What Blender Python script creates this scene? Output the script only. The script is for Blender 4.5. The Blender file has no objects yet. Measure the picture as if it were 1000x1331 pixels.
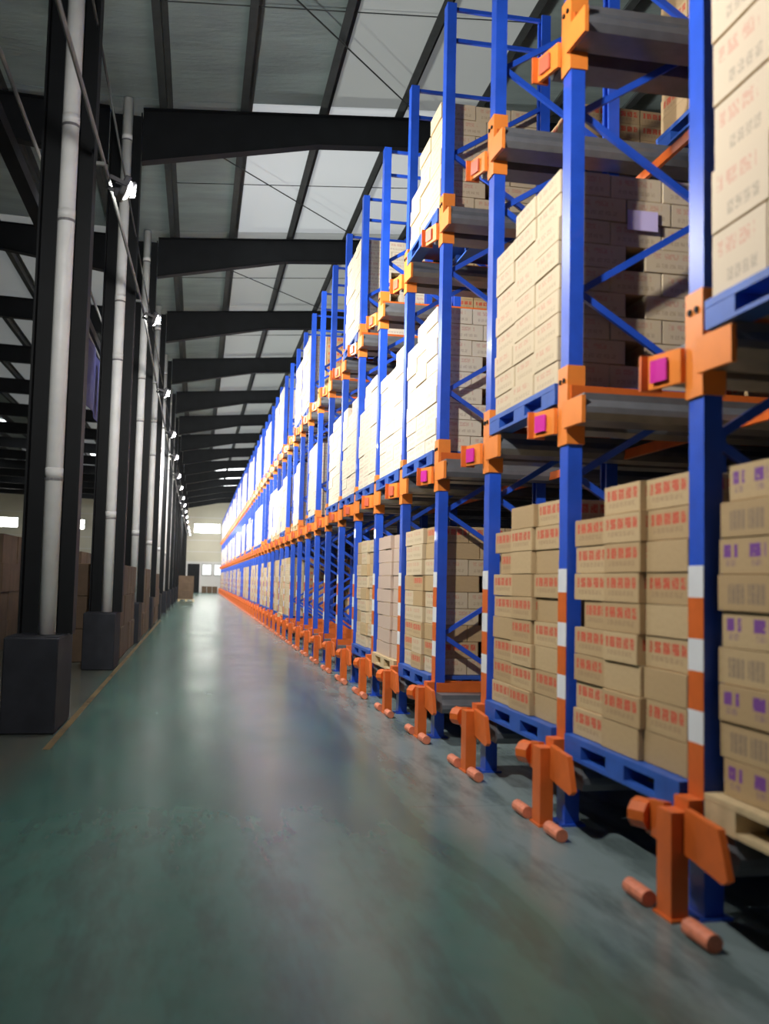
import bpy, bmesh, math, random
from mathutils import Vector, Matrix
random.seed(7)
SC = bpy.context.scene
COL = SC.collection
rnd = random.uniform

# ------------------------------------------------------------------ camera
F_PX, PITCH, YAW, ROLL, EYE = 1256.6, 0.0725, 0.1889, 0.0230, 1.3957
cy, sy, cp, sp = math.cos(YAW), math.sin(YAW), math.cos(PITCH), math.sin(PITCH)
fw = Vector((sy * cp, cy * cp, sp)); r0 = Vector((cy, -sy, 0)); u0 = r0.cross(fw)
rt = math.cos(ROLL) * r0 + math.sin(ROLL) * u0
up = -math.sin(ROLL) * r0 + math.cos(ROLL) * u0
cam_data = bpy.data.cameras.new('camera')
cam = bpy.data.objects.new('camera', cam_data); COL.objects.link(cam)
cam.matrix_world = Matrix(((rt.x, up.x, -fw.x, 0), (rt.y, up.y, -fw.y, 0), (rt.z, up.z, -fw.z, EYE), (0, 0, 0, 1)))
cam_data.sensor_fit = 'HORIZONTAL'; cam_data.sensor_width = 24.0
cam_data.lens = F_PX * 24.0 / 1000.0
cam_data.clip_start = 0.05; cam_data.clip_end = 300
cam_data.dof.use_dof = True
cam_data.dof.focus_distance = 13.0
cam_data.dof.aperture_fstop = 1.3
SC.camera = cam

# ------------------------------------------------------------------ world, exposure, lamps' power
world = bpy.data.worlds.new('world'); SC.world = world; world.use_nodes = True
world.node_tree.nodes['Background'].inputs[0].default_value = (0.75, 0.86, 1.0, 1)
world.node_tree.nodes['Background'].inputs[1].default_value = 0.3
SC.view_settings.view_transform = 'Standard'
SC.view_settings.look = 'None'
SC.view_settings.gamma = 1.0
SC.view_settings.use_curve_mapping = False
SC.view_settings.exposure = 0.12
LAMP_W = 490.0                                      # forward beam of one floodlight
AISLE_W = 240.0                                     # its added second head, lighting pipes down the aisle
HALL_W = 90.0
WINDOW_E = 16.0
SKYLIGHT_E = 4.0
SC.cycles.use_denoising = True
SC.cycles.max_bounces = 8
SC.cycles.diffuse_bounces = 4
SC.cycles.sample_clamp_indirect = 6.0

# ------------------------------------------------------------------ dimensions taken off the photograph
XR, BAY, Y0, ZT = 2.157, 1.5908, 3.93, 6.96         # aisle face of the rack, bay pitch, first frame, frame height
DEPTH = 0.95                                        # front post to rear post
RAIL = (0.41, 2.52, 4.86)                           # top of the pallet rails
N_FRAME = 58
COLY, COLS, NCOL = 9.62, 6.0, 15                    # columns
END_Y = 95.3
def fy(i): return Y0 + BAY * i
def roof_z(x): return 8.85 + 0.078 * (x + 1.2) if x > -1.45 else 8.83 + 0.03 * (-1.45 - x)

# ------------------------------------------------------------------ material helpers
def mat(name, col, rough=0.6, metal=0.0, spec=0.5, emit=None, strength=0.0, coat=0.0):
    m = bpy.data.materials.new(name); m.use_nodes = True
    b = m.node_tree.nodes['Principled BSDF']
    b.inputs['Base Color'].default_value = (*col, 1); b.inputs['Roughness'].default_value = rough
    b.inputs['Metallic'].default_value = metal; b.inputs['Specular IOR Level'].default_value = spec
    b.inputs['Coat Weight'].default_value = coat
    if emit:
        b.inputs['Emission Color'].default_value = (*emit, 1); b.inputs['Emission Strength'].default_value = strength
    return m
class N:
    """small node-graph helper"""
    def __init__(s, m): s.t = m.node_tree; s.b = s.t.nodes['Principled BSDF']
    def new(s, kind, **kw):
        n = s.t.nodes.new(kind)
        for k, v in kw.items(): setattr(n, k, v)
        return n
    def put(s, sock, v):
        if hasattr(v, 'is_linked') or isinstance(v, bpy.types.NodeSocket): s.t.links.new(v, sock)
        elif isinstance(v, tuple) and len(v) == 3 and sock.type == 'RGBA': sock.default_value = (*v, 1)
        else: sock.default_value = v
    def math(s, op, a, b=None, c=None):
        n = s.new('ShaderNodeMath', operation=op)
        s.put(n.inputs[0], a)
        if b is not None: s.put(n.inputs[1], b)
        if c is not None: s.put(n.inputs[2], c)
        return n.outputs[0]
    def mix(s, f, a, b, mode='MIX'):
        n = s.new('ShaderNodeMix', data_type='RGBA', blend_type=mode)
        s.put(n.inputs[0], f); s.put(n.inputs[6], a); s.put(n.inputs[7], b)
        return n.outputs[2]
    def noise(s, vec, scale, detail=3, rough=0.55):
        n = s.new('ShaderNodeTexNoise'); s.put(n.inputs['Vector'], vec)
        n.inputs['Scale'].default_value = scale; n.inputs['Detail'].default_value = detail; n.inputs['Roughness'].default_value = rough
        return n.outputs['Fac']
    def ramp(s, f, lo, hi):
        n = s.new('ShaderNodeMapRange'); s.put(n.inputs[0], f); n.inputs[1].default_value = lo; n.inputs[2].default_value = hi
        return n.outputs[0]
    def pos(s, scale=(1, 1, 1), kind='Object'):
        c = s.new('ShaderNodeTexCoord'); mp = s.new('ShaderNodeMapping'); s.t.links.new(c.outputs[kind], mp.inputs[0])
        mp.inputs['Scale'].default_value = scale; return mp.outputs[0]
    def between(s, v, lo, hi): return s.math('MULTIPLY', s.math('GREATER_THAN', v, lo), s.math('LESS_THAN', v, hi))
    def bump(s, h, strength, dist=0.01):
        n = s.new('ShaderNodeBump'); n.inputs['Strength'].default_value = strength; n.inputs['Distance'].default_value = dist
        s.t.links.new(h, n.inputs['Height']); s.t.links.new(n.outputs[0], s.b.inputs['Normal'])
    def color(s, v): s.t.links.new(v, s.b.inputs['Base Color'])
def worn(name, col, rough, amount=0.25, scale=6.0, **kw):
    m = mat(name, col, rough, **kw); g = N(m)
    f = g.ramp(g.noise(g.pos(), scale), 0.35, 0.75)
    g.color(g.mix(f, col, tuple(c * (1 - amount) for c in col)))
    return m

M = {}
M['blue'] = worn('blue_paint', (0.020, 0.095, 0.64), 0.36, 0.2, coat=0.3)
M['orange'] = worn('orange_paint', (0.72, 0.145, 0.022), 0.42, 0.22)
M['orange_wing'] = worn('bright_orange_paint', (0.86, 0.25, 0.04), 0.42, 0.12)
M['stub'] = worn('worn_orange_stub', (0.78, 0.24, 0.13), 0.6, 0.3, 25)
M['white_band'] = worn('white_reflective_band', (0.78, 0.79, 0.82), 0.4, 0.1)
M['magenta'] = mat('magenta_reflector', (0.62, 0.03, 0.34), 0.35)
M['rail'] = worn('galvanised_rail', (0.19, 0.20, 0.22), 0.42, 0.3, metal=0.35)
M['pallet_blue'] = worn('blue_plastic_pallet', (0.03, 0.11, 0.48), 0.45, 0.25)
M['pallet_wood'] = worn('pale_pallet_wood', (0.62, 0.47, 0.27), 0.75, 0.3, 9)
M['steel'] = worn('dark_steel_paint', (0.0075, 0.009, 0.011), 0.6, 0.35, 3, spec=0.2)
M['purlin'] = worn('purlin_steel', (0.045, 0.052, 0.052), 0.6, 0.3, spec=0.3)
M['plinth'] = worn('dark_plinth_paint', (0.022, 0.025, 0.033), 0.7, 0.35, 5, spec=0.25)
M['pvc'] = worn('pale_grey_plastic_pipe', (0.82, 0.83, 0.82), 0.45, 0.14, 4)
M['clamp'] = worn('pipe_clamp_grey', (0.20, 0.20, 0.21), 0.5, 0.2)
M['conduit'] = worn('grey_conduit', (0.22, 0.23, 0.22), 0.5, 0.2)
M['housing'] = worn('lamp_housing_grey', (0.10, 0.10, 0.11), 0.5, 0.2)
M['lens'] = mat('lit_lamp_lens', (0.9, 0.9, 0.9), 0.3, emit=(1, 0.98, 0.93), strength=12)
M['pane'] = mat('bright_window_pane', (0.8, 0.8, 0.75), 0.3, emit=(1, 0.99, 0.93), strength=WINDOW_E)
M['pane_dim'] = mat('dull_window_pane', (0.5, 0.5, 0.5), 0.3, emit=(0.95, 1, 0.98), strength=0.75)
M['skylight'] = mat('translucent_skylight_sheet', (0.7, 0.7, 0.7), 0.5, emit=(0.95, 0.98, 1.0), strength=SKYLIGHT_E)
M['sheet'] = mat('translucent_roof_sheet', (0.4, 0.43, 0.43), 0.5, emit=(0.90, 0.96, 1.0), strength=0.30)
M['sheet_dim'] = mat('dim_translucent_roof_sheet', (0.35, 0.38, 0.37), 0.5, emit=(0.90, 0.96, 0.97), strength=0.11)  # dimmer sheet: weak glow put in to stand for daylight
M['frame'] = worn('grey_window_frame', (0.2, 0.2, 0.2), 0.5, 0.2)
M['wall'] = worn('beige_wall', (0.56, 0.54, 0.43), 0.85, 0.12, 0.5)
M['wall_low'] = worn('pale_grey_lower_wall', (0.62, 0.62, 0.60), 0.85, 0.12, 0.5)
M['banner'] = worn('blue_banner_cloth', (0.012, 0.016, 0.10), 0.7, 0.4, 2.5)
M['banner_print'] = worn('banner_pale_print', (0.10, 0.11, 0.22), 0.7, 0.4, 5)
M['yellow'] = worn('worn_yellow_line', (0.13, 0.085, 0.025), 0.6, 0.7, 3)
M['brown_box'] = worn('brown_carton', (0.12, 0.078, 0.048), 0.8, 0.3, 3)
M['sticker'] = mat('lilac_sheet', (0.62, 0.52, 0.78), 0.5)

# roof sheet with wrinkled foil backing
m = mat('foil_roof_sheet', (0.52, 0.54, 0.53), 0.5, metal=0.0, spec=0.6); g = N(m)
w = g.noise(g.pos((1.2, 6, 1)), 2.2, 5, 0.65)
g.color(g.mix(g.ramp(g.noise(g.pos((0.5, 1.6, 1)), 1.1, 3), 0.3, 0.75), (0.28, 0.35, 0.345), (0.17, 0.215, 0.21)))
g.bump(w, 0.35, 0.05); M['roof'] = m

# epoxy floor: green aisle, greyer strip beside the rack, dusty goods side
m = mat('green_epoxy_floor', (0.08, 0.13, 0.12), 0.3, spec=0.3); g = N(m)
P = g.pos(); sepn = g.new('ShaderNodeSeparateXYZ'); g.t.links.new(P, sepn.inputs[0])
big = g.noise(g.pos((1, 0.45, 1)), 0.9, 4, 0.6); fine = g.noise(P, 7, 4, 0.65)
xw = g.math('ADD', sepn.outputs[0], g.math('MULTIPLY', g.math('SUBTRACT', big, 0.5), 0.9))
green = g.mix(g.ramp(big, 0.33, 0.7), (0.062, 0.155, 0.132), (0.042, 0.104, 0.091))
green = g.mix(g.math('MULTIPLY', g.ramp(fine, 0.45, 0.8), 0.22), green, (0.11, 0.13, 0.12))
col = g.mix(g.ramp(xw, 1.35, 1.8), green, (0.20, 0.255, 0.265))
track = g.math('MULTIPLY', g.between(xw, 1.22, 1.38), 0.35)
col = g.mix(track, col, (0.04, 0.075, 0.07))
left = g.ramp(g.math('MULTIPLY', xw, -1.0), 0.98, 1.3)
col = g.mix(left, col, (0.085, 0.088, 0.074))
scuff = g.math('MULTIPLY', g.ramp(g.noise(g.pos((2.6, 0.5, 1)), 1.4, 5, 0.7), 0.46, 0.62), 0.55)
col = g.mix(scuff, col, (0.040, 0.060, 0.056))
dust = g.math('MULTIPLY', g.ramp(g.noise(g.pos((1.5, 0.7, 1)), 2.4, 6, 0.72), 0.48, 0.80), 0.25)
col = g.mix(dust, col, (0.12, 0.165, 0.15))
jy = g.math('FRACT', g.math('DIVIDE', sepn.outputs[1], 6.0))
col = g.mix(g.math('MULTIPLY', g.math('LESS_THAN', jy, 0.0012), 0.6), col, (0.03, 0.05, 0.05))
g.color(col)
g.t.links.new(g.math('ADD', 0.21, g.math('MULTIPLY', g.ramp(g.noise(g.pos((1, 0.5, 1)), 1.3, 4, 0.55), 0.3, 0.8), 0.08)), g.b.inputs['Roughness'])
g.bump(g.noise(P, 3.0, 3), 0.03, 0.02)
M['floor'] = m

# carton: the whole part of u picks the print style, the whole part of v is a seed
m = mat('printed_carton', (0.5, 0.36, 0.2), 0.62, spec=0.35); g = N(m)
uvn = g.new('ShaderNodeUVMap'); s3 = g.new('ShaderNodeSeparateXYZ'); g.t.links.new(uvn.outputs[0], s3.inputs[0])
U, V = s3.outputs[0], s3.outputs[1]
style = g.math('FLOOR', U); seed = g.math('FLOOR', V); u = g.math('FRACT', U); v = g.math('FRACT', V)
wn = g.new('ShaderNodeTexWhiteNoise', noise_dimensions='1D'); g.t.links.new(seed, wn.inputs['W'])
base = g.mix(wn.outputs['Value'], (0.53, 0.385, 0.215), (0.44, 0.30, 0.155))
base = g.mix(g.math('MULTIPLY', g.ramp(g.noise(g.pos((1, 1, 1)), 8, 3), 0.4, 0.8), 0.25), base, (0.36, 0.24, 0.12))
base = g.mix(g.math('COMPARE', style, 5.0, 0.1), base, (0.50, 0.38, 0.31))
base = g.mix(g.math('COMPARE', style, 4.0, 0.1), base, (0.60, 0.50, 0.38))
base = g.mix(g.math('COMPARE', style, 8.0, 0.1), base, (0.57, 0.46, 0.31))
base = g.mix(g.math('COMPARE', style, 7.0, 0.1), base, (0.69, 0.62, 0.49))  # upper cartons: overexposure under the lamps put into a paler colour
def glyphs(nx, ny, thr, sx):
    cmb = g.new('ShaderNodeCombineXYZ')
    g.put(cmb.inputs[0], g.math('MULTIPLY', u, nx)); g.put(cmb.inputs[1], g.math('MULTIPLY', v, ny)); g.put(cmb.inputs[2], g.math('MULTIPLY', seed, 1.7))
    n = g.noise(cmb.outputs[0], 1.0, 2, 0.6)
    cell = g.math('FRACT', g.math('MULTIPLY', u, sx))
    return g.math('MULTIPLY', g.math('GREATER_THAN', n, thr), g.between(cell, 0.10, 0.88))
def block(u1, u2, v1, v2): return g.math('MULTIPLY', g.between(u, u1, u2), g.between(v, v1, v2))
def is_style(*k):
    o = g.math('COMPARE', style, float(k[0]), 0.1)
    for q in k[1:]: o = g.math('ADD', o, g.math('COMPARE', style, float(q), 0.1))
    return o
red = g.math('MULTIPLY', g.math('MULTIPLY', block(0.10, 0.93, 0.48, 0.84), glyphs(30, 12, 0.41, 5)), is_style(0))
blk = g.math('MULTIPLY', g.math('MULTIPLY', block(0.15, 0.86, 0.22, 0.40), glyphs(60, 20, 0.47, 9)), is_style(0, 7, 8))
pur = g.math('MULTIPLY', g.math('MULTIPLY', g.math('ADD', block(0.10, 0.36, 0.46, 0.82), block(0.58, 0.86, 0.46, 0.82)), glyphs(16, 8, 0.36, 3.7)), is_style(2))
pur2 = g.math('MULTIPLY', g.math('MULTIPLY', g.math('ADD', block(0.14, 0.32, 0.22, 0.40), block(0.62, 0.80, 0.22, 0.40)), glyphs(44, 16, 0.46, 9)), is_style(2))
gry = g.math('MULTIPLY', g.math('MULTIPLY', g.math('ADD', block(0.20, 0.48, 0.20, 0.74), block(0.54, 0.82, 0.20, 0.74)), glyphs(40, 14, 0.40, 12)), is_style(3))
rd2 = g.math('MULTIPLY', g.math('MULTIPLY', block(0.12, 0.80, 0.60, 0.84), glyphs(24, 12, 0.46, 4)), is_style(4, 7, 8))
gr2 = g.math('MULTIPLY', g.math('MULTIPLY', block(0.28, 0.84, 0.16, 0.36), glyphs(46, 22, 0.46, 7)), is_style(4))
c = g.mix(g.math('MULTIPLY', red, 0.9), base, (0.56, 0.075, 0.04))
c = g.mix(g.math('MULTIPLY', blk, 0.36), c, (0.20, 0.10, 0.06))
c = g.mix(g.math('MULTIPLY', pur, 0.9), c, (0.16, 0.035, 0.30))
c = g.mix(g.math('MULTIPLY', pur2, 0.5), c, (0.16, 0.08, 0.22))
c = g.mix(g.math('MULTIPLY', gry, 0.6), c, (0.17, 0.13, 0.12))
c = g.mix(g.math('MULTIPLY', rd2, 0.38), c, (0.52, 0.12, 0.10))
c = g.mix(g.math('MULTIPLY', gr2, 0.42), c, (0.16, 0.13, 0.11))
g.color(c); M['carton'] = m

# ------------------------------------------------------------------ mesh helpers
class MB:
    def __init__(s): s.v, s.f, s.uv = [], [], []
    def box(s, x1, x2, y1, y2, z1, z2, uvf=None):
        k = len(s.v)
        s.v += [(x1, y1, z1), (x2, y1, z1), (x2, y2, z1), (x1, y2, z1), (x1, y1, z2), (x2, y1, z2), (x2, y2, z2), (x1, y2, z2)]
        fs = [(0, 3, 2, 1), (4, 5, 6, 7), (0, 1, 5, 4), (1, 2, 6, 5), (2, 3, 7, 6), (3, 0, 4, 7)]
        s.f += [tuple(k + a for a in q) for q in fs]
        if uvf is not None:
            st, sd = uvf
            a, b = 0.004, 0.996
            blank = [(1 + a, sd + a), (1 + b, sd + a), (1 + b, sd + b), (1 + a, sd + b)]
            side = [(st + a, sd + a), (st + b, sd + a), (st + b, sd + b), (st + a, sd + b)]
            for i in range(6): s.uv += blank if i < 2 else side
        return s
    def bar(s, p, q, w, h, upv=(0, 0, 1)):
        p, q = Vector(p), Vector(q); d = (q - p).normalized(); U = Vector(upv)
        a = d.cross(U)
        if a.length < 1e-4: a = d.cross(Vector((0, 1, 0)))
        a.normalize(); b = a.cross(d).normalized(); k = len(s.v)
        for e in (p, q):
            for sx, sz in ((-1, -1), (1, -1), (1, 1), (-1, 1)): s.v.append(tuple(e + a * sx * w / 2 + b * sz * h / 2))
        s.f += [tuple(k + i for i in t) for t in ((0, 1, 2, 3), (7, 6, 5, 4), (0, 4, 5, 1), (1, 5, 6, 2), (2, 6, 7, 3), (3, 7, 4, 0))]
        return s
    def prism(s, poly, axis, a, b):
        """poly of 2D points extruded along axis from a to b (axis x: poly=(y,z); y: (x,z); z: (x,y))"""
        k, n = len(s.v), len(poly)
        def P(p, t): return (t, p[0], p[1]) if axis == 'x' else (p[0], t, p[1]) if axis == 'y' else (p[0], p[1], t)
        s.v += [P(p, a) for p in poly] + [P(p, b) for p in poly]
        s.f.append(tuple(k + i for i in range(n))); s.f.append(tuple(k + n + i for i in reversed(range(n))))
        s.f += [(k + i, k + n + i, k + n + (i + 1) % n, k + (i + 1) % n) for i in range(n)]
        return s
    def tube(s, pts, r, seg=10):
        pts = [Vector(p) for p in pts]; k = len(s.v); n = len(pts)
        for i, p in enumerate(pts):
            d = (pts[min(i + 1, n - 1)] - pts[max(i - 1, 0)]).normalized()
            a = d.cross(Vector((1, 0, 0)) if abs(d.x) < 0.8 else Vector((0, 0, 1))).normalized(); b = d.cross(a)
            for j in range(seg):
                t = 2 * math.pi * j / seg; s.v.append(tuple(p + (a * math.cos(t) + b * math.sin(t)) * r))
        for i in range(n - 1):
            for j in range(seg):
                s.f.append((k + i * seg + j, k + i * seg + (j + 1) % seg, k + (i + 1) * seg + (j + 1) % seg, k + (i + 1) * seg + j))
        s.f.append(tuple(k + j for j in reversed(range(seg)))); s.f.append(tuple(k + (n - 1) * seg + j for j in range(seg)))
        return s
    def mesh(s, name, m, smooth=False, bevel=0.0):
        me = bpy.data.meshes.new(name); me.from_pydata(s.v, [], s.f)
        if s.uv:
            l = me.uv_layers.new(name='UVMap')
            l.data.foreach_set('uv', [c for p in s.uv for c in p])
        me.materials.append(m)
        bm = bmesh.new(); bm.from_mesh(me)
        if bevel: bmesh.ops.bevel(bm, geom=bm.edges[:], offset=bevel, segments=1, affect='EDGES')
        if not s.uv: bmesh.ops.recalc_face_normals(bm, faces=bm.faces[:])
        bm.to_mesh(me); bm.free()
        if smooth:
            for p in me.polygons: p.use_smooth = len(p.vertices) == 4
        return me
def link(name, data, parent=None, loc=None, rot=None):
    o = bpy.data.objects.new(name, data); COL.objects.link(o)
    if parent is not None: o.parent = parent
    if loc is not None: o.location = loc
    if rot is not None: o.rotation_euler = rot
    return o
def obj(name, mb, m, parent=None, loc=None, **kw): return link(name, mb.mesh(name, m, **kw), parent, loc)
def tag(o, label=None, cat=None, group=None, kind=None):
    if label: o['label'] = label
    if cat: o['category'] = cat
    if group: o['group'] = group
    if kind: o['kind'] = kind
    return o
def thing(name, label, cat, loc=(0, 0, 0), group=None): return tag(link(name, None, None, loc), label, cat, group)
ORD = 'zeroth first second third fourth fifth sixth seventh eighth ninth tenth eleventh twelfth thirteenth fourteenth fifteenth sixteenth seventeenth eighteenth nineteenth twentieth'.split()
def copy_tree(o, parent=None):
    c_ = o.copy(); COL.objects.link(c_)
    if parent is not None:
        c_.parent = parent; c_.matrix_parent_inverse = o.matrix_parent_inverse
    for ch in KIDS.get(o.name, []): copy_tree(ch, c_)
    return c_
KIDS = {}
def index(root, objs):
    for o in objs:
        if o.parent is not None: KIDS.setdefault(o.parent.name, []).append(o)

# ------------------------------------------------------------------ the setting
X1, X2, YB = -22.0, 14.0, -9.0
tag(obj('floor', MB().box(X1, X2, YB, END_Y + 0.3, -0.2, 0.0), M['floor']), kind='structure')
wb = MB().box(X1, X2, END_Y, END_Y + 0.3, 3.0, 11)
wall_back = tag(obj('wall_back', wb, M['wall']), kind='structure')
obj('lower_wall_panel', MB().box(X1, X2, END_Y + 0.04, END_Y + 0.3, 0, 3.0), M['wall_low'], wall_back)
for z in (3.9, 5.0, 7.2): obj('wall_girt', MB().box(X1, X2, END_Y - 0.04, END_Y - 0.002, z, z + 0.07), M['wall_low'], wall_back)
tag(obj('wall_left', MB().box(X1 - 0.3, X1, YB, END_Y + 0.3, 0, 11), M['wall']), kind='structure')
tag(obj('wall_right', MB().box(X2, X2 + 0.3, YB, END_Y + 0.3, 0, 11), M['wall']), kind='structure')
wf = MB().box(X1, -4.5, YB - 0.3, YB, 0, 11).box(3.0, X2, YB - 0.3, YB, 0, 11).box(-4.5, 3.0, YB - 0.3, YB, 5.0, 11)
tag(obj('wall_front', wf, M['wall']), kind='structure')
wn_ = 1
def window(x1, x2, z1, z2, pane, nm):
    global wn_
    fr = MB().box(x1 - 0.06, x2 + 0.06, END_Y - 0.07, END_Y - 0.002, z2, z2 + 0.06).box(x1 - 0.06, x2 + 0.06, END_Y - 0.07, END_Y - 0.002, z1 - 0.06, z1)
    fr.box(x1 - 0.06, x1, END_Y - 0.07, END_Y - 0.002, z1, z2).box(x2, x2 + 0.06, END_Y - 0.07, END_Y - 0.002, z1, z2)
    w_ = tag(obj('window_%d' % wn_, fr, M['frame']), kind='structure'); wn_ += 1
    for k in range(nm):
        a = x1 + (x2 - x1) * k / nm; b = x1 + (x2 - x1) * (k + 1) / nm
        obj('pane', MB().box(a + 0.001, b - 0.03 * (k < nm - 1), END_Y - 0.045, END_Y - 0.02, z1, z2), pane, w_)
        if k < nm - 1: obj('mullion', MB().box(b - 0.029, b + 0.0, END_Y - 0.06, END_Y - 0.01, z1, z2), M['frame'], w_)
window(-0.48, 1.96, 5.78, 6.62, M['pane'], 2)
for xc in (-6.2, -12.0, -18.0, 7.0): window(xc - 1.25, xc + 1.25, 5.78, 6.62, M['pane'], 2)
window(0.42, 1.25, 1.70, 2.72, M['pane_dim'], 2)
window(1.55, 2.3, 1.70, 2.72, M['pane_dim'], 2)
tag(obj('door_1', MB().box(-1.0, 0.15, END_Y - 0.03, END_Y - 0.002, 0.0, 2.75), M['steel']), kind='structure')

# roof: sheets between the purlins and the rafters, each piece on its own
PX = [-0.77 + 1.28 * k for k in range(-17, 12)]     # purlin lines
def rafter_y(k): return COLY - 0.12 + COLS * k
ceil_a = tag(obj('ceiling', MB().box(-1.45, X2, YB, END_Y + 0.3, 0, 0.1), M['purlin']), kind='structure')
me = ceil_a.data
for v_ in me.vertices: v_.co.z += roof_z(max(v_.co.x, -1.4)) + 0.36
ceil_b = tag(obj('ceiling', MB().box(X1, -1.45, YB, END_Y + 0.3, 0, 0.1), M['purlin']), kind='structure')
for v_ in ceil_b.data.vertices: v_.co.z += roof_z(v_.co.x if v_.co.x < -2 else -1.5) + 0.36
SKY = {(1.15, 69), (1.15, 75), (1.15, 81), (1.15, 87)}
ys = [YB + 0.05] + [rafter_y(k) for k in range(-2, NCOL)] + [END_Y - 0.02]
sk_n = 0
for xa, xb in zip(PX[:-1], PX[1:]):
    xm = (xa + xb) / 2
    if xa < X1 or xb > X2: continue
    for ya, yb in zip(ys[:-1], ys[1:]):
        zl = [roof_z(xa if xm > -1.45 or xa < -1.45 else xa) + 0.18 + rnd(-0.004, 0.004), roof_z(xb) + 0.18 + rnd(-0.004, 0.004)]
        sky = (1.0 < xm < 3.2 and ya > 64 and ya < 91) or (-16 < xm < -3 and ya > 44 and int(ya / 6) % 2 == 0 and int((xm + 30) / 1.28) % 3 == 0)
        day = 0.4 < xm < 4.4 and not sky and ya > 14 and 'sheet' if (ya < 17) else (0.4 < xm < 4.4 and not sky and ya > 17 and 'sheet_dim')
        if not day and 1.7 < xm < 4.4 and 8 < ya < 11: day = 'sheet_dim'
        if xm < -2.2 and xm > -9 and ya > 20 and not sky: day = 'sheet_dim'  # weak glow added to brighten the left hall roof
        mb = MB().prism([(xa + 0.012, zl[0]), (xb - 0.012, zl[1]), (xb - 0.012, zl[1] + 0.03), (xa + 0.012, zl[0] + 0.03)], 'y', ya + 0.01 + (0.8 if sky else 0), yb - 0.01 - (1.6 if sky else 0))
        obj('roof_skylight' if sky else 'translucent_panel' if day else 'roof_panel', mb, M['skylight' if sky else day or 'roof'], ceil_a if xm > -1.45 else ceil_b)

# purlins: Z-shaped rails running the length of the hall
pn = 0
for x in PX:
    if x < X1 + 0.3 or x > 8: continue
    z = roof_z(x); pn += 1
    side = 'rack' if x > -1.2 else 'left'
    mb = MB().prism([(x - 0.10, z + 0.002), (x + 0.015, z + 0.002), (x + 0.015, z + 0.15), (x + 0.10, z + 0.15), (x + 0.10, z + 0.165), (x - 0.002, z + 0.165), (x - 0.002, z + 0.017), (x - 0.10, z + 0.017)], 'y', YB + 0.05, END_Y - 0.06)
    k = sum(1 for q in PX if (-1.2 < q <= x)) if x > -1.2 else sum(1 for q in PX if x <= q <= -1.2)
    tag(obj('roof_purlin', mb, M['purlin']), ('dark roof purlin over the aisle and rack, %s from the white pipes' if x > -1.2 else 'dark purlin over the left hall, %s from the white pipes') % ORD[k], 'purlin', 'roof purlins')
# sag rods across the purlins
for k in range(-1, NCOL - 1):
    y = rafter_y(k) + 3.1
    xs = [-0.7 + 0.64 * j for j in range(9)]
    tag(obj('sag_rod', MB().tube([(x, y, roof_z(x) + 0.09) for x in xs], 0.009, 5), M['purlin']),
        'thin steel rod tying the roof purlins together across the %s roof bay' % ORD[k + 2], 'rod', 'roof sag rods')
for k in (0, 1, 2):
    tag(obj('roof_brace_rod', MB().tube([(-0.9, rafter_y(k) + 0.2, 8.83), (3.4, rafter_y(k + 1) - 0.2, 9.16)], 0.012, 5), M['purlin']),
        'thin diagonal bracing rod under the %s roof bay' % ORD[k + 2], 'rod', 'roof bracing rods')

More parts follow.
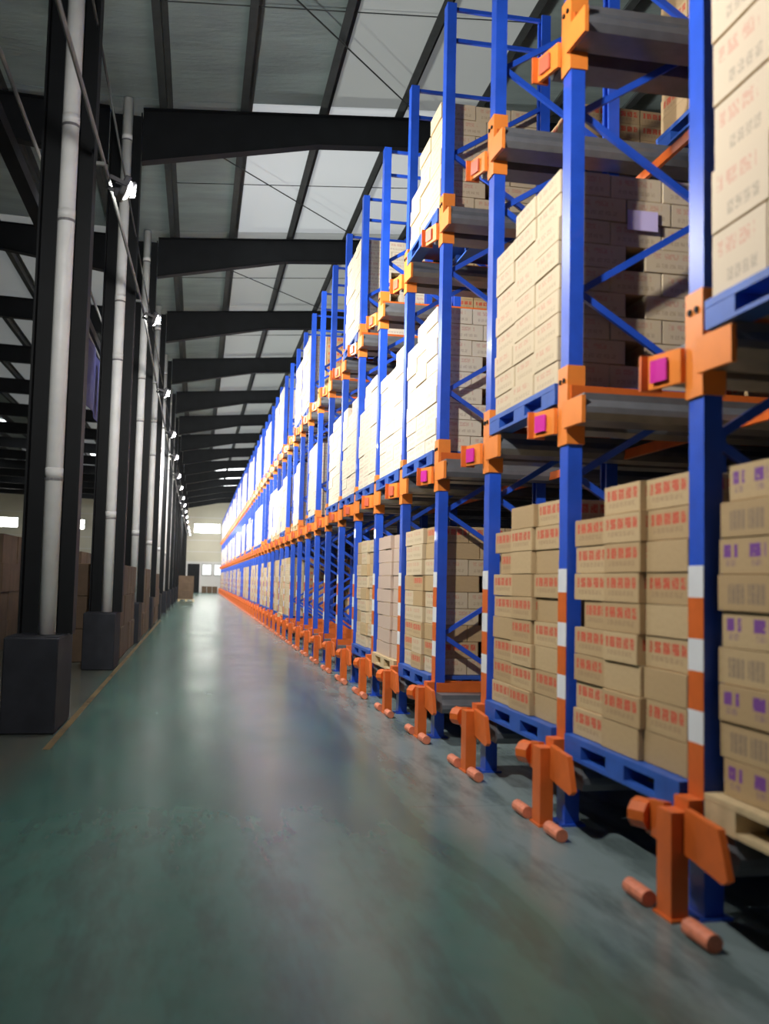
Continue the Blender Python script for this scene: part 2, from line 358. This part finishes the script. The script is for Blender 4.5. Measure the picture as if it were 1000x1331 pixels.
# rafters and columns
def i_beam(name, label, poly, web_t, fl_w, y, group):
    """poly: list of (x, z_bottom, z_top) stations"""
    t = thing(name, label, 'rafter', (poly[0][0], y, 0), group); ox = poly[0][0]
    P_ = [(x - ox, b, c_) for x, b, c_ in poly]
    obj('web', MB().prism([(x, b + 0.014) for x, b, _ in P_] + [(x, c_ - 0.014) for x, _, c_ in reversed(P_)], 'y', -web_t / 2, web_t / 2), M['steel'], t)
    obj('bottom_flange', MB().prism([(x, b) for x, b, _ in P_] + [(x, b + 0.014) for x, b, _ in reversed(P_)], 'y', -fl_w / 2, fl_w / 2), M['steel'], t)
    obj('top_flange', MB().prism([(x, c_ - 0.014) for x, _, c_ in P_] + [(x, c_) for x, _, c_ in reversed(P_)], 'y', -fl_w / 2, fl_w / 2), M['steel'], t)
for k in range(-2, NCOL):
    y = rafter_y(k); s_ = ORD[k + 3]
    i_beam('roof_rafter', 'dark tapered steel rafter over the aisle, %s counting from the near end' % s_,
           [(-1.12, 7.98, roof_z(-1.12)), (1.7, 8.56, roof_z(1.7)), (13.6, 9.47, roof_z(13.6))], 0.012, 0.2, y, 'aisle rafters')
    i_beam('roof_rafter', 'dark steel rafter over the left hall, %s counting from the near end' % s_,
           [(-1.64, 7.95, roof_z(-1.64)), (-4.6, 8.36, roof_z(-4.6)), (-21.6, 8.86, roof_z(-21.6))], 0.012, 0.2, y, 'left hall rafters')
    if k < -1: continue
    yc = COLY + COLS * k
    c_ = thing('steel_column', 'black steel column %s of the row on the left of the aisle' % s_, 'column', (-1.38, yc, 0), 'columns left of the aisle')
    top = roof_z(-1.45) - 0.02
    obj('web', MB().box(-0.225, 0.225, -0.008, 0.008, 0.842, top), M['steel'], c_)
    for q in (-1, 1): obj('flange', MB().box(min(q * 0.225, q * 0.245), max(q * 0.225, q * 0.245), -0.13, 0.13, 0.842, top), M['steel'], c_)
    obj('plinth', MB().box(-0.265, 0.195, -0.66, 0.36, 0.0, 0.84), M['plinth'], c_, bevel=0.012)
    obj('plinth_cap', MB().box(-0.255, 0.19, -0.6, 0.30, 0.841, 0.845), M['plinth'], c_)
    # rain pipe standing on the plinth
    p_ = thing('rain_pipe', 'pale grey plastic rain pipe at the %s black column' % s_, 'pipe', (-1.35, yc - 0.225, 0.846), 'rain pipes on the columns')
    obj('pipe', MB().tube([(0, 0, 0), (0, 0, 3), (0, 0, 8.12)], 0.08, 16), M['pvc'], p_, smooth=True)
    for z in (1.45, 3.92, 4.85, 7.45):
        obj('pipe_joint', MB().tube([(0, 0, z), (0, 0, z + 0.09)], 0.0825, 16), M['pvc'], p_, smooth=True)
        obj('clamp', MB().tube([(0, 0, z - 0.03), (0, 0, z - 0.005)], 0.0845, 16).box(-0.02, 0.02, 0.07, 0.21, z - 0.03, z - 0.005), M['clamp'], p_)

# members that run along the column line
tag(obj('eave_strut', MB().box(-1.98, -1.84, YB + 0.1, END_Y - 0.1, 5.36, 5.50), M['steel']), 'dark square strut running along behind the black columns', 'beam')
tag(obj('service_pipe', MB().tube([(-1.9, YB + 0.1, 6.04), (-1.9, END_Y - 0.1, 6.04)], 0.022, 8), M['conduit']), 'thin grey service pipe above the dark strut behind the columns', 'pipe')
tag(obj('service_cable', MB().tube([(-1.16, YB + 0.1, 6.78), (-1.16, END_Y - 0.1, 6.78)], 0.014, 6), M['purlin']), 'thin dark cable high along the aisle side of the columns', 'cable')
LX = -1.06
CON = [(LX, -6, 4.75), (LX, 0, 4.85), (LX, 6.4, 5.22), (LX, 9.95, 5.50), (LX, 16.4, 5.86), (LX, 22.3, 5.68), (LX, 27.4, 5.62), (LX, 37, 5.36), (LX, 60, 5.42), (LX, 94.5, 5.42)]
tag(obj('lamp_conduit', MB().tube(CON, 0.02, 8), M['conduit']), 'grey conduit that carries the floodlights along the aisle', 'conduit')
def con_z(y):
    for (_, a, za), (_, b, zb) in zip(CON[:-1], CON[1:]):
        if a <= y <= b: return za + (zb - za) * (y - a) / (b - a)
for k in range(-1, NCOL):
    y = COLY + COLS * k; z = con_z(y)
    tag(obj('conduit_arm', MB().box(-1.125, LX + 0.015, y - 0.02, y + 0.02, z - 0.055, z - 0.021), M['conduit']),
        'small steel arm holding the conduit off the %s black column' % ORD[k + 3], 'bracket', 'conduit arms')

# floodlights: housing, lens and light together
LAMPS = [4.0, 9.95, 16.4, 22.1, 27.95, 32.3, 37.0, 42.0, 47.5, 52.5, 57.5, 63, 68, 75.6, 82, 88.5]
def floodlight(y, n):
    z = con_z(y) - 0.03
    t = thing('floodlight', 'bright floodlight on the aisle conduit, %s from the near end' % ORD[n], 'lamp', (LX, y, z), 'aisle floodlights')
    d = Vector((0.93, 0.20, -0.31)).normalized()
    R = d.to_track_quat('-Z', 'Y')
    h = obj('housing', MB().box(-0.13, 0.13, -0.105, 0.105, 0.0, 0.07), M['housing'], t, bevel=0.015)
    dm = MB(); R_, S_ = 5, 14
    for a in range(R_):
        f_ = math.cos(a / (R_ - 1) * 1.45)
        for q in range(S_): dm.v.append((0.125 * f_ * math.cos(q * 2 * math.pi / S_), 0.10 * f_ * math.sin(q * 2 * math.pi / S_), 0.002 - 0.045 * math.sin(a / (R_ - 1) * 1.45)))
    for a in range(R_ - 1):
        for q in range(S_): dm.f.append((a * S_ + q, a * S_ + (q + 1) % S_, (a + 1) * S_ + (q + 1) % S_, (a + 1) * S_ + q))
    dm.f.append(tuple((R_ - 1) * S_ + q for q in range(S_)))
    l = obj('lens', dm, M['lens'], t)
    s = obj('yoke', MB().box(-0.15, -0.135, -0.02, 0.02, 0.02, 0.20).box(0.135, 0.15, -0.02, 0.02, 0.02, 0.20).box(-0.15, 0.15, -0.02, 0.02, 0.19, 0.205), M['housing'], t)
    for o in (h, l, s): o.rotation_mode = 'QUATERNION'; o.rotation_quaternion = R; o.location = d * 0.22 + Vector((0, 0, -0.06))
    li = bpy.data.lights.new('floodlight_beam', 'AREA'); li.shape = 'RECTANGLE'; li.size = 0.20; li.size_y = 0.15
    li.energy = LAMP_W * (0.45 if n == 1 else 1.0); li.color = (1.0, 0.97, 0.90)
    lo = link('floodlight_beam', li, t); lo.rotation_mode = 'QUATERNION'; lo.rotation_quaternion = R; lo.location = d * 0.275 + Vector((0, 0, -0.06))
    # second head added to light the pipes, facing away from the camera
    d2 = Vector((0.20, 0.94, -0.26)).normalized(); R2 = d2.to_track_quat('-Z', 'Y')
    h2 = obj('housing', MB().box(-0.11, 0.11, -0.085, 0.085, 0.0, 0.06), M['housing'], t, bevel=0.012)
    l2 = obj('lens', MB().box(-0.09, 0.09, -0.065, 0.065, -0.008, 0.002), M['lens'], t)
    for o in (h2, l2): o.rotation_mode = 'QUATERNION'; o.rotation_quaternion = R2; o.location = d2 * 0.14 + Vector((0.16, 0, -0.07))
    li = bpy.data.lights.new('floodlight_beam', 'AREA'); li.shape = 'RECTANGLE'; li.size = 0.17; li.size_y = 0.12
    li.energy = AISLE_W; li.color = (1.0, 0.98, 0.93)
    lo = link('floodlight_beam', li, t); lo.rotation_mode = 'QUATERNION'; lo.rotation_quaternion = R2; lo.location = d2 * 0.155 + Vector((0.16, 0, -0.07))
for n, y in enumerate(LAMPS): floodlight(y, n + 1)
# round lamps added to light the left hall
for n, y in enumerate((30, 54, 78)):
    z = 7.6
    t = thing('added_hall_lamp', 'added round lamp lighting the left hall, %s from the near end' % ORD[n + 1], 'lamp', (-11, y, z), 'added left hall lamps')
    obj('shade', MB().tube([(0, 0, 0), (0, 0, 0.12)], 0.24, 16), M['housing'], t)
    obj('lens', MB().tube([(0, 0, -0.02), (0, 0, -0.001)], 0.2, 16), M['lens'], t)
    obj('cord', MB().tube([(0, 0, 0.12), (0, 0, roof_z(-11) - z)], 0.01, 5), M['housing'], t)
    li = bpy.data.lights.new('added_hall_lamp_beam', 'AREA'); li.shape = 'DISK'; li.size = 0.4; li.energy = HALL_W
    lo = link('added_hall_lamp_beam', li, t, (0, 0, -0.03))

# banner between the second and third columns in view
t = thing('hanging_banner', 'blue hanging banner with pale print behind the second black column in view', 'banner', (-1.9, 17.0, 4.2))
bn = MB()
K = 14
for i in range(K):
    a, b = -1.9 + 3.8 * i / K, -1.9 + 3.8 * (i + 1) / K
    bn.prism([(0.03 * math.sin(i * 1.1), a), (0.03 * math.sin((i + 1) * 1.1), b), (0.03 * math.sin((i + 1) * 1.1) - 0.006, b), (0.03 * math.sin(i * 1.1) - 0.006, a)], 'z', 0.0, 1.12)
obj('cloth', bn, M['banner'], t)
for a, b in ((0.75, 0.95), (1.2, 1.36)): obj('printed_stripe', MB().box(0.032, 0.037, a, b, 0.12, 1.0), M['banner_print'], t)
obj('hanging_rod', MB().tube([(0, -1.95, 1.14), (0, 1.95, 1.14)], 0.018, 6), M['conduit'], t)

# faded yellow line, piece by piece
for n in range(8):
    ya = 8.2 + n * 3.0
    tag(obj('floor_line', MB().box(-1.17, -1.11, ya, ya + 2.95, 0.001, 0.003), M['yellow']), 'worn yellow line piece on the floor beside the plinths, %s from the near end' % ORD[n + 1], 'line', 'worn yellow floor line')

# ------------------------------------------------------------------ the rack frames
def channel(d, w, t=0.012):      # C-shaped upright section open to the rear
    return [(0, -w), (d, -w), (d, -w + 0.03), (d - t, -w + 0.03), (d - t, -w + t), (t, -w + t), (t, w - t), (d - t, w - t), (d - t, w - 0.03), (d, w - 0.03), (d, w), (0, w)]
UP = MB().prism(channel(0.09, 0.065), 'z', 0.012, ZT).mesh('upright', M['blue'])
UPR = MB().prism([(0.09 - a, b) for a, b in channel(0.09, 0.065)], 'z', 0.012, ZT).mesh('upright', M['blue'])
PLATE = MB().box(-0.03, 0.12, -0.09, 0.09, 0.0, 0.012).mesh('base_plate', M['blue'])
def band(z1, z2, m_): return MB().box(-0.004, -0.0005, -0.066, 0.066, z1, z2).mesh('band', m_)
BW = [band(a, b, M['white_band']) for a, b in ((1.36, 1.50), (1.04, 1.18), (0.73, 0.87))]
BO = [band(a, b, M['orange']) for a, b in ((1.18, 1.36), (0.87, 1.04), (0.50, 0.73))]
RUNG = MB().box(0.09, DEPTH, -0.016, 0.016, -0.018, 0.018).mesh('rung', M['blue'])
BRACES = []
zf, zr = [0.92 + 1.14 * k for k in range(5)], [0.35 + 1.14 * k for k in range(6)]
for k in range(5):
    BRACES.append(((0.07, 0, zf[k]), (DEPTH + 0.02, 0, zr[k]), -0.02)); BRACES.append(((0.07, 0, zf[k]), (DEPTH + 0.02, 0, zr[k + 1]), 0.02))
BR_ME = [MB().bar((a[0], off, a[2]), (b[0], off, b[2]), 0.03, 0.042).mesh('brace', M['blue']) for a, b, off in BRACES]
RL = 6.2
def rail_me(s):
    p = [(s * 0.068, -0.16), (s * 0.30, -0.16), (s * 0.33, -0.12), (s * 0.33, -0.085), (s * 0.30, -0.04), (s * 0.30, 0.0), (s * 0.068, 0.0)]
    return MB().prism(p, 'x', 0.005, RL).mesh('rail', M['rail'])
RAILS = {s: rail_me(s) for s in (-1, 1)}
FLANGE = {s: MB().box(0.01, RL, min(s * 0.068, s * 0.088), max(s * 0.068, s * 0.088), 0.001, 0.085).mesh('rail_flange', M['orange']) for s in (-1, 1)}
# bracket: sleeve round the post, short far wing, long near wing that dips
def wing(xa, ya, xb, yb, z1, z2, t=0.024):
    mb = MB().prism([(xa, ya), (xb, yb), (xb - t, yb), (xa - t, ya)], 'z', z1, z2); return mb
SLEEVE = MB().box(-0.012, 0.102, -0.076, 0.076, -0.27, 0.21).mesh('bracket', M['orange_wing'])
WNM = wing(-0.016, -0.070, 0.0, -0.33, -0.18, -0.02).mesh('near_wing', M['orange_wing'])
WFM = wing(-0.016, 0.070, -0.07, 0.28, -0.19, -0.03).mesh('far_wing', M['orange_wing'])
LIP = MB().box(-0.13, -0.02, 0.282, 0.302, -0.195, -0.025).mesh('end_lip', M['orange'])
REFL = MB().prism([(-0.076, 0.14), (-0.103, 0.245), (-0.097, 0.245), (-0.066, 0.14)], 'z', -0.165, -0.06).mesh('reflector', M['magenta'])
BOLT = MB().tube([(-0.022, 0, 0), (-0.012, 0, 0)], 0.016, 6).mesh('bolt', M['steel'])
# ground guard
GUARD = MB().box(-0.155, -0.075, -0.07, 0.06, 0.012, 0.45).box(-0.165, -0.065, -0.09, 0.08, 0.0, 0.012).mesh('guard_post', M['orange'])
GSL = MB().box(-0.074, -0.005, -0.066, 0.062, 0.26, 0.50).mesh('guard_sleeve', M['orange'])
GN = MB().prism([(-0.08, 0.28), (-0.08, 0.47), (-0.35, 0.45), (-0.42, 0.27), (-0.38, 0.245)], 'x', -0.10, -0.07).mesh('guard_wing', M['orange'])
GF = MB().prism([(0.08, 0.28), (0.08, 0.46), (0.26, 0.44), (0.26, 0.29)], 'x', -0.11, -0.075).mesh('guard_wing', M['orange'])
GT = MB().tube([(-0.09, 0.23, 0.37), (-0.13, 0.31, 0.37)], 0.07, 10).mesh('guard_roller', M['orange'])
STUB = MB().tube([(0, -0.10, 0), (0, 0.10, 0)], 0.036, 12).mesh('floor_stub', M['stub'])

M['dull_plate'] = worn('faded_red_plate', (0.62, 0.13, 0.07), 0.5, 0.2)
REFL2 = REFL.copy(); REFL2.materials[0] = M['dull_plate']
def make_frame(far_detail, bright=False):
    t = link('rack_frame', None); objs = []
    def P_(name, me_, par=None, loc=None):
        o = link(name, me_, par or t, loc); objs.append(o); return o
    f_ = P_('upright', UP)
    for b in BW: P_('white_band', b, f_)
    for b in BO: P_('orange_band', b, f_)
    P_('base_plate', PLATE)
    P_('upright', UPR, None, (DEPTH, 0, 0)); P_('base_plate', PLATE, None, (DEPTH, 0, 0))
    for z in (ZT - 0.03, ZT - 0.34): P_('rung', RUNG, None, (0, 0, z))
    for b in BR_ME: P_('brace', b)
    for x in (2.35, 2.35 + DEPTH):
        P_('upright', UPR, None, (x, 0, 0)); P_('base_plate', PLATE, None, (x, 0, 0))
    if far_detail:
        for b in BR_ME[1:9]: P_('brace', b, None, (2.35, 0, 0))
        for z in (ZT - 0.03, ZT - 0.34): P_('rung', RUNG, None, (2.35, 0, z))
    for z in RAIL:
        for s in (-1, 1):
            r = P_('rail', RAILS[s], None, (0, 0, z)); P_('rail_flange', FLANGE[s], r)
    for z in RAIL[1:]:
        b = P_('bracket', SLEEVE, None, (0, 0, z)); P_('near_wing', WNM, b); P_('far_wing', WFM, b); P_('end_lip', LIP, b); P_('reflector', REFL if bright and z < 3 else REFL2, b)
        P_('bolt', BOLT, b, (0, 0.03, 0.12)); P_('bolt', BOLT, b, (0, -0.03, 0.12))
    P_('guard_post', GUARD); P_('guard_sleeve', GSL); P_('guard_wing', GN); P_('guard_wing', GF); P_('guard_roller', GT)
    P_('floor_stub', STUB, None, (-0.16, 0.22, 0.037)); P_('floor_stub', STUB, None, (-0.155, -0.32, 0.037))
    index(t, objs)
    return t
proto = {'first': make_frame(True, True), 'near': make_frame(True), 'far': make_frame(False)}
used = set()
for i in range(-1, N_FRAME):
    near = 'first' if i < 4 else 'near' if i < 16 else 'far'
    f_ = proto[near] if near not in used else copy_tree(proto[near])
    used.add(near)
    f_.location = (XR, fy(i), 0)
    if i + 1 < 20:
        w = 'nearest one, outside the picture' if i < 0 else '%s from the right edge of the picture' % ORD[i + 1]
        tag(f_, 'blue rack frame with rails and orange guard, ' + w, 'rack frame', 'blue rack frames')
    else:
        tag(f_, 'small blue rack frame in the far distant half of the rack row', 'rack frame', 'distant blue rack frames')

# orange ties along the rear posts
for z, nm in ((2.40, 'middle'), (4.45, 'top')):
    TIE = MB().box(-0.03, 0.0, 0.07, BAY - 0.07, -0.035, 0.035).mesh('tie_beam', M['orange'])
    for i in range(-1, N_FRAME - 1):
        o = link('tie_beam', TIE, None, (XR + DEPTH + 0.06, fy(i), z))
        if i < 18: tag(o, 'orange tie bar under the %s rack level, inside the %s bay from the right edge' % (nm, ORD[i + 2]), 'tie beam', 'orange tie bars %s level' % nm)
        else: tag(o, 'distant orange tie bar under the %s rack level in the far half' % nm, 'tie beam', 'distant %s tie bars' % nm)

# ------------------------------------------------------------------ pallets
def pallet_parts(m_, w=1.37, d=1.12, h=0.13):
    out = []
    if m_ is M['pallet_blue']:
        out.append(('deck', MB().box(0, d, -w / 2, w / 2, h - 0.035, h).mesh('deck', m_)))
    else:
        for k in range(7):
            a = d * k / 7
            out.append(('deck_board', MB().box(a, a + d / 7 - 0.03, -w / 2, w / 2, h - 0.025, h).mesh('deck_board', m_)))
    for yc, hw in ((-w / 2 + 0.12, 0.12), (0, 0.11), (w / 2 - 0.12, 0.12)):
        for xa in (0.0, d / 2 - 0.07, d - 0.14):
            out.append(('block', MB().box(xa + 0.002, xa + 0.138, yc - hw, yc + hw, 0.02, h - (0.036 if m_ is M['pallet_blue'] else 0.026)).mesh('block', m_)))
    for xa in (0.0, d / 2 - 0.06, d - 0.12):
        out.append(('bottom_runner', MB().box(xa + 0.001, xa + 0.12, -w / 2 + 0.002, w / 2 - 0.002, 0.0, 0.0198).mesh('bottom_runner', m_)))
    return out
PAL = {k: pallet_parts(M['pallet_' + k]) for k in ('blue', 'wood')}
LEV = ('ground', 'middle', 'top')
def joined(parts):
    bm = bmesh.new()
    for _, me_ in parts: bm.from_mesh(me_)
    r = bpy.data.meshes.new('pallet'); bm.to_mesh(r); bm.free(); r.materials.append(parts[0][1].materials[0]); return r
PJ = {k: joined(v_) for k, v_ in PAL.items()}
def bay_words(b): return 'outermost right bay' if b < 0 else '%s bay from right' % (ORD[b + 2] if b < 19 else 'far')
def pallet(b, lv, kind, x=None, deep=False):
    x = XR + 0.02 if x is None else x
    loc = (x, fy(b) + BAY / 2 + rnd(-0.01, 0.01), RAIL[lv] + 0.001 + 0.001)
    colr = 'blue plastic' if kind == 'blue' else 'pale wooden'
    if b < 9 and not deep:
        t = thing('pallet', '%s pallet under cartons on the %s level, %s' % (colr, LEV[lv], bay_words(b)), 'pallet', loc, 'pallets in the rack')
        for nm, me_ in PAL[kind]: link(nm, me_, t)
    else:
        o = link('pallet', PJ[kind], None, loc)
        if deep: tag(o, '%s pallet in the second depth of the %s level, %s' % (colr, LEV[lv], bay_words(b)), 'pallet', 'deep pallets')
        elif b < 18: tag(o, '%s pallet under cartons on the %s level, %s' % (colr, LEV[lv], bay_words(b)), 'pallet', 'pallets in the rack')
        else: tag(o, 'distant %s pallet under cartons on the %s level of the rack' % (colr, LEV[lv]), 'pallet', 'distant %s pallets %s level' % (colr, LEV[lv]))

# ------------------------------------------------------------------ cartons
FAR = MB()                                            # cartons past the limit, and those the picture shows nothing of
seed_n = [0]
CM = {}
def carton_mesh(style, sd):
    key = (style, sd)
    if key not in CM:
        CM[key] = MB().box(-0.5, 0.5, -0.5, 0.5, 0, 1, (style, sd)).mesh('carton', M['carton'])
        me_ = CM[key]
        bm = bmesh.new(); bm.from_mesh(me_)
        bmesh.ops.bevel(bm, geom=bm.edges[:], offset=0.012, segments=1, affect='EDGES')
        bm.to_mesh(me_); bm.free()
    return CM[key]
N_IND = [0]
PRINT = {0: 'red-printed tan carton', 1: 'plain tan carton', 2: 'purple-printed carton', 3: 'grey-printed carton', 4: 'pale red-printed carton', 5: 'pinkish grey carton', 7: 'pale red-printed carton', 8: 'light tan printed carton'}
def carton(x1, x2, y1, y2, z1, h, style, single, where=None, group=None, rot=0.0):
    sd = seed_n[0] = (seed_n[0] + 1) % 40
    if single and N_IND[0] < 300:
        N_IND[0] += 1
        o = link('carton', carton_mesh(style, sd % 5), None, ((x1 + x2) / 2, (y1 + y2) / 2, z1 + 0.001), (0, 0, rot))
        o.scale = (x2 - x1 - 0.006, y2 - y1 - 0.006, h - 0.003)
        tag(o, PRINT[style] + ', ' + where, 'carton', group)
    else:
        FAR.box(x1 + 0.003, x2 - 0.003, y1 + 0.003, y2 - 0.003, z1 + 0.001, z1 + h - 0.002, (style, sd))

COLN = ('left', 'middle', 'right')
def stack(b, lv, tops, h=0.155, styles=(0, 0, 0, 0, 1), x=XR + 0.0, d=1.10, side=False, single=True, gaps=(), cols=(0, 1, 2), alt=False, kind='blue', deep=False, y_in=(0.11, 0.115)):
    """tops: rows in the far (left), middle and near (right) column as the picture shows them"""
    pallet(b, lv, kind, x - (0.025 if x > XR - 0.01 else 0.01), deep)
    z0 = RAIL[lv] + 0.134
    ya, yb = fy(b) + 0.15 + (0 if not deep else 0), fy(b + 1) - 0.12
    w = (yb - ya) / 3
    edge = [(rnd(-0.025, 0.025), 0.0 if side else rnd(-0.025, 0.025)) for _ in range(14)]
    grp = 'cartons in the %s level stack, %s' % (LEV[lv], bay_words(b))
    for ci in range(3):                               # 0 = far column, left in the picture
        y2 = yb - w * ci; y1 = y2 - w
        for r in range(tops[ci]):
            st = random.choice(styles) if not alt else (2 if r % 2 == 0 else 3)
            dx = rnd(0.0, 0.018) + (0.02, 0.0, 0.032)[ci] * (lv == 0 and b < 6)
            js = edge[r]; a, c_ = y1 + (js[ci] if ci < 2 else 0), y2 + (js[ci - 1] if ci > 0 else 0)
            if alt and ci == 0: c_ = y2 + (-0.03, 0.0, -0.01, 0.012, -0.02, -0.01, -0.01, -0.03, -0.08)[r % 9]
            if lv == 0 and b in (0, 1) and ci == 2: st = (1, 0)[r % 2] if r < 7 else 0
            if (ci, r) in gaps: c_ -= 0.13
            wh = 'row %s up, %s column, %s level, %s' % ({1: 'one', 2: 'two', 3: 'three', 4: 'four', 5: 'five', 6: 'six', 7: 'seven', 8: 'eight', 9: 'nine', 10: 'ten', 11: 'eleven', 12: 'twelve'}[r + 1], COLN[ci], LEV[lv], bay_words(b))
            x_a = x + dx
            depth1 = 0.36 if not (side and ci == 2 and r % 2) else 0.47
            carton(x_a, x + depth1, a, c_, z0 + r * h, h, st, single and ci in cols, wh, grp)
            # behind the front row
            if side and ci == 2:
                if r % 2:
                    pcs = ((x + 0.60, x + d),) if r < tops[ci] - 2 else ((x + 0.47, x + 0.78), (x + 0.78, x + d))
                else: pcs = ((x + 0.36, x + 0.72), (x + 0.72, x + d))
                for n_, (xa, xb) in enumerate(pcs):
                    wh2 = 'row %s up, %s deep, %s level, %s' % (wh.split()[1], ORD[n_ + 2], LEV[lv], bay_words(b))
                    carton(xa, xb, y1 + rnd(0, 0.012), y2, z0 + r * h, h, st, single, wh2, grp)
            else:
                carton(x + 0.365, x + 0.72, y1, y2, z0 + r * h, h, 0, False); carton(x + 0.725, x + d, y1, y2, z0 + r * h, h, 0, False)

# nearest stacks: single cartons
stack(0, 0, (8, 9, 9), gaps=((0, 4),))
stack(1, 0, (8, 9, 9), gaps=((0, 6),))
stack(-1, 0, (9, 9, 9), cols=(0, 1), styles=(2, 3), alt=True, kind='wood', h=0.153)
stack(-1, 1, (5, 5, 5), cols=(0, 1), h=0.29, styles=(4,))
stack(1, 1, (8, 9, 9), side=True, styles=(8,))
stack(3, 0, (9, 9, 9), side=True, styles=(8, 8, 1, 0))
stack(3, 1, (8, 9, 9), side=True, styles=(7,))
stack(3, 2, (4, 6, 7), side=True, styles=(8,))
stack(4, 0, (9, 9, 9), styles=(5,), kind='wood')
stack(4, 1, (8, 8, 9), styles=(7,))
stack(5, 0, (9, 9, 9), styles=(8, 8, 1))
stack(5, 1, (7, 9, 9), styles=(7,))
stack(6, 1, (9, 8, 9), styles=(7,), single=False)
stack(7, 1, (8, 9, 9), styles=(7,), single=False)
stack(9, 1, (9, 9, 9), styles=(7,), single=False, side=True)
stack(6, 2, (9, 9, 9), styles=(7,), single=False, side=True)
fill = {0: list(range(12, 57)), 1: [11, 13, 14, 15, 16] + list(range(18, 57)), 2: [10, 11, 13, 14, 15] + list(range(17, 57))}
drop = {0: {15, 19, 23, 27, 28, 32, 36, 40, 47}, 1: {12, 18, 22, 26, 29, 34, 38, 44}, 2: {13, 16, 19, 22, 26, 30, 34, 39, 45}}
for lv in (0, 1, 2):
    for b in fill[lv]:
        if b in drop[lv]: continue
        n_ = random.choice((8, 9, 9, 9)) + (random.choice((1, 2, 2)) if lv == 2 else 0)
        stack(b, lv, (n_ - random.choice((0, 0, 1)), n_, n_), styles=(8, 8, 1) if lv == 0 else (7,), single=False, x=XR - rnd(0.0, 0.022), kind=random.choice(('blue', 'blue', 'blue', 'wood')))
# second depth, seen through the empty bays
for b in range(-1, 16):
    for lv in (0, 1, 2):
        if (b, lv) in {(0, 1), (4, 2), (5, 2), (6, 0), (10, 0), (8, 1), (2, 2)}: continue
        stack(b, lv, (8, 9, 9) if lv < 2 else (8, 8, 8), styles=(0, 0, 1), x=XR + 2.42 - 1.06, d=1.05, side=(b in (0, 1, 2, 8)), single=False, deep=True)
far = obj('carton_stacks', FAR, M['carton'])
tag(far, 'tan cartons in the distant and inner stacks of the rack', 'cartons', kind='stuff')

# lilac sheet stuck in the opened stack of the second bay
tag(obj('lilac_sheet', MB().box(XR + 0.47, XR + 0.68, fy(1) + 0.138, fy(1) + 0.1425, 3.69, 3.82), M['sticker']), 'small lilac sheet on the side of the middle level stack', 'sheet')

# ------------------------------------------------------------------ goods left of the aisle
def brown_block(x1, x2, ya, yb, n, rows, h, where, group, z0=0.0):
    w = (yb - ya) / n
    for k in range(n):
        for r in range(rows):
            dx = rnd(0, 0.03)
            mb = MB().box(x1, x2 - dx, ya + w * k + 0.006, ya + w * (k + 1) - 0.006, z0 + r * h + 0.001, z0 + (r + 1) * h - 0.002)
            tag(obj('brown_carton', mb, M['brown_box'], bevel=0.01), 'large brown carton, %s row up and %s along, %s' % (ORD[r + 1], ORD[k + 1], where), 'carton', group)
brown_block(-1.95, -1.24, 16.3, 20.6, 6, 3, 0.53, 'stacked behind the second column in view', 'brown cartons behind the second column')
brown_block(-1.95, -1.22, 22.2, 26.7, 6, 3, 0.53, 'stacked behind the third column in view', 'brown cartons behind the third column')
brown_block(-1.95, -1.22, 28.2, 32.7, 5, 3, 0.50, 'stacked behind the fourth column in view', 'brown cartons behind the fourth column')
brown_block(-1.10, -0.20, 58.3, 59.3, 2, 3, 0.46, 'pallet load standing in the far aisle', 'brown cartons standing in the far aisle', 0.132)
o = link('pallet', PJ['wood'], None, (-1.11, 58.8, 0.0)); o.scale = (0.85, 0.75, 1.0)
tag(o, 'pale wooden pallet under the brown load in the far aisle', 'pallet')
for k in range(3):
    tag(obj('orange_carton', MB().box(0.4 + 0.5 * k, 0.86 + 0.5 * k, 93.6, 94.1, 0.0, 0.62), M['brown_box'], bevel=0.01), 'orange brown carton on the floor by the end wall, %s from the left' % ORD[k + 1], 'carton', 'cartons by the end wall')
LEFT = MB()
for n_ in range(13):
    y = 12.5 + n_ * 6.0
    for dx in range(3):
        for dy in range(4):
            for r in range(3 + (n_ % 2)): 
                xx, yy = -5.6 + dx * 0.72, y + dy * 0.72
                LEFT.box(xx, xx + 0.70 - rnd(0, 0.03), yy, yy + 0.70, r * 0.53 + 0.001, r * 0.53 + 0.528)
tag(obj('left_hall_cartons', LEFT, M['brown_box']), 'dark brown carton stacks standing in the unlit left hall', 'cartons', kind='stuff')
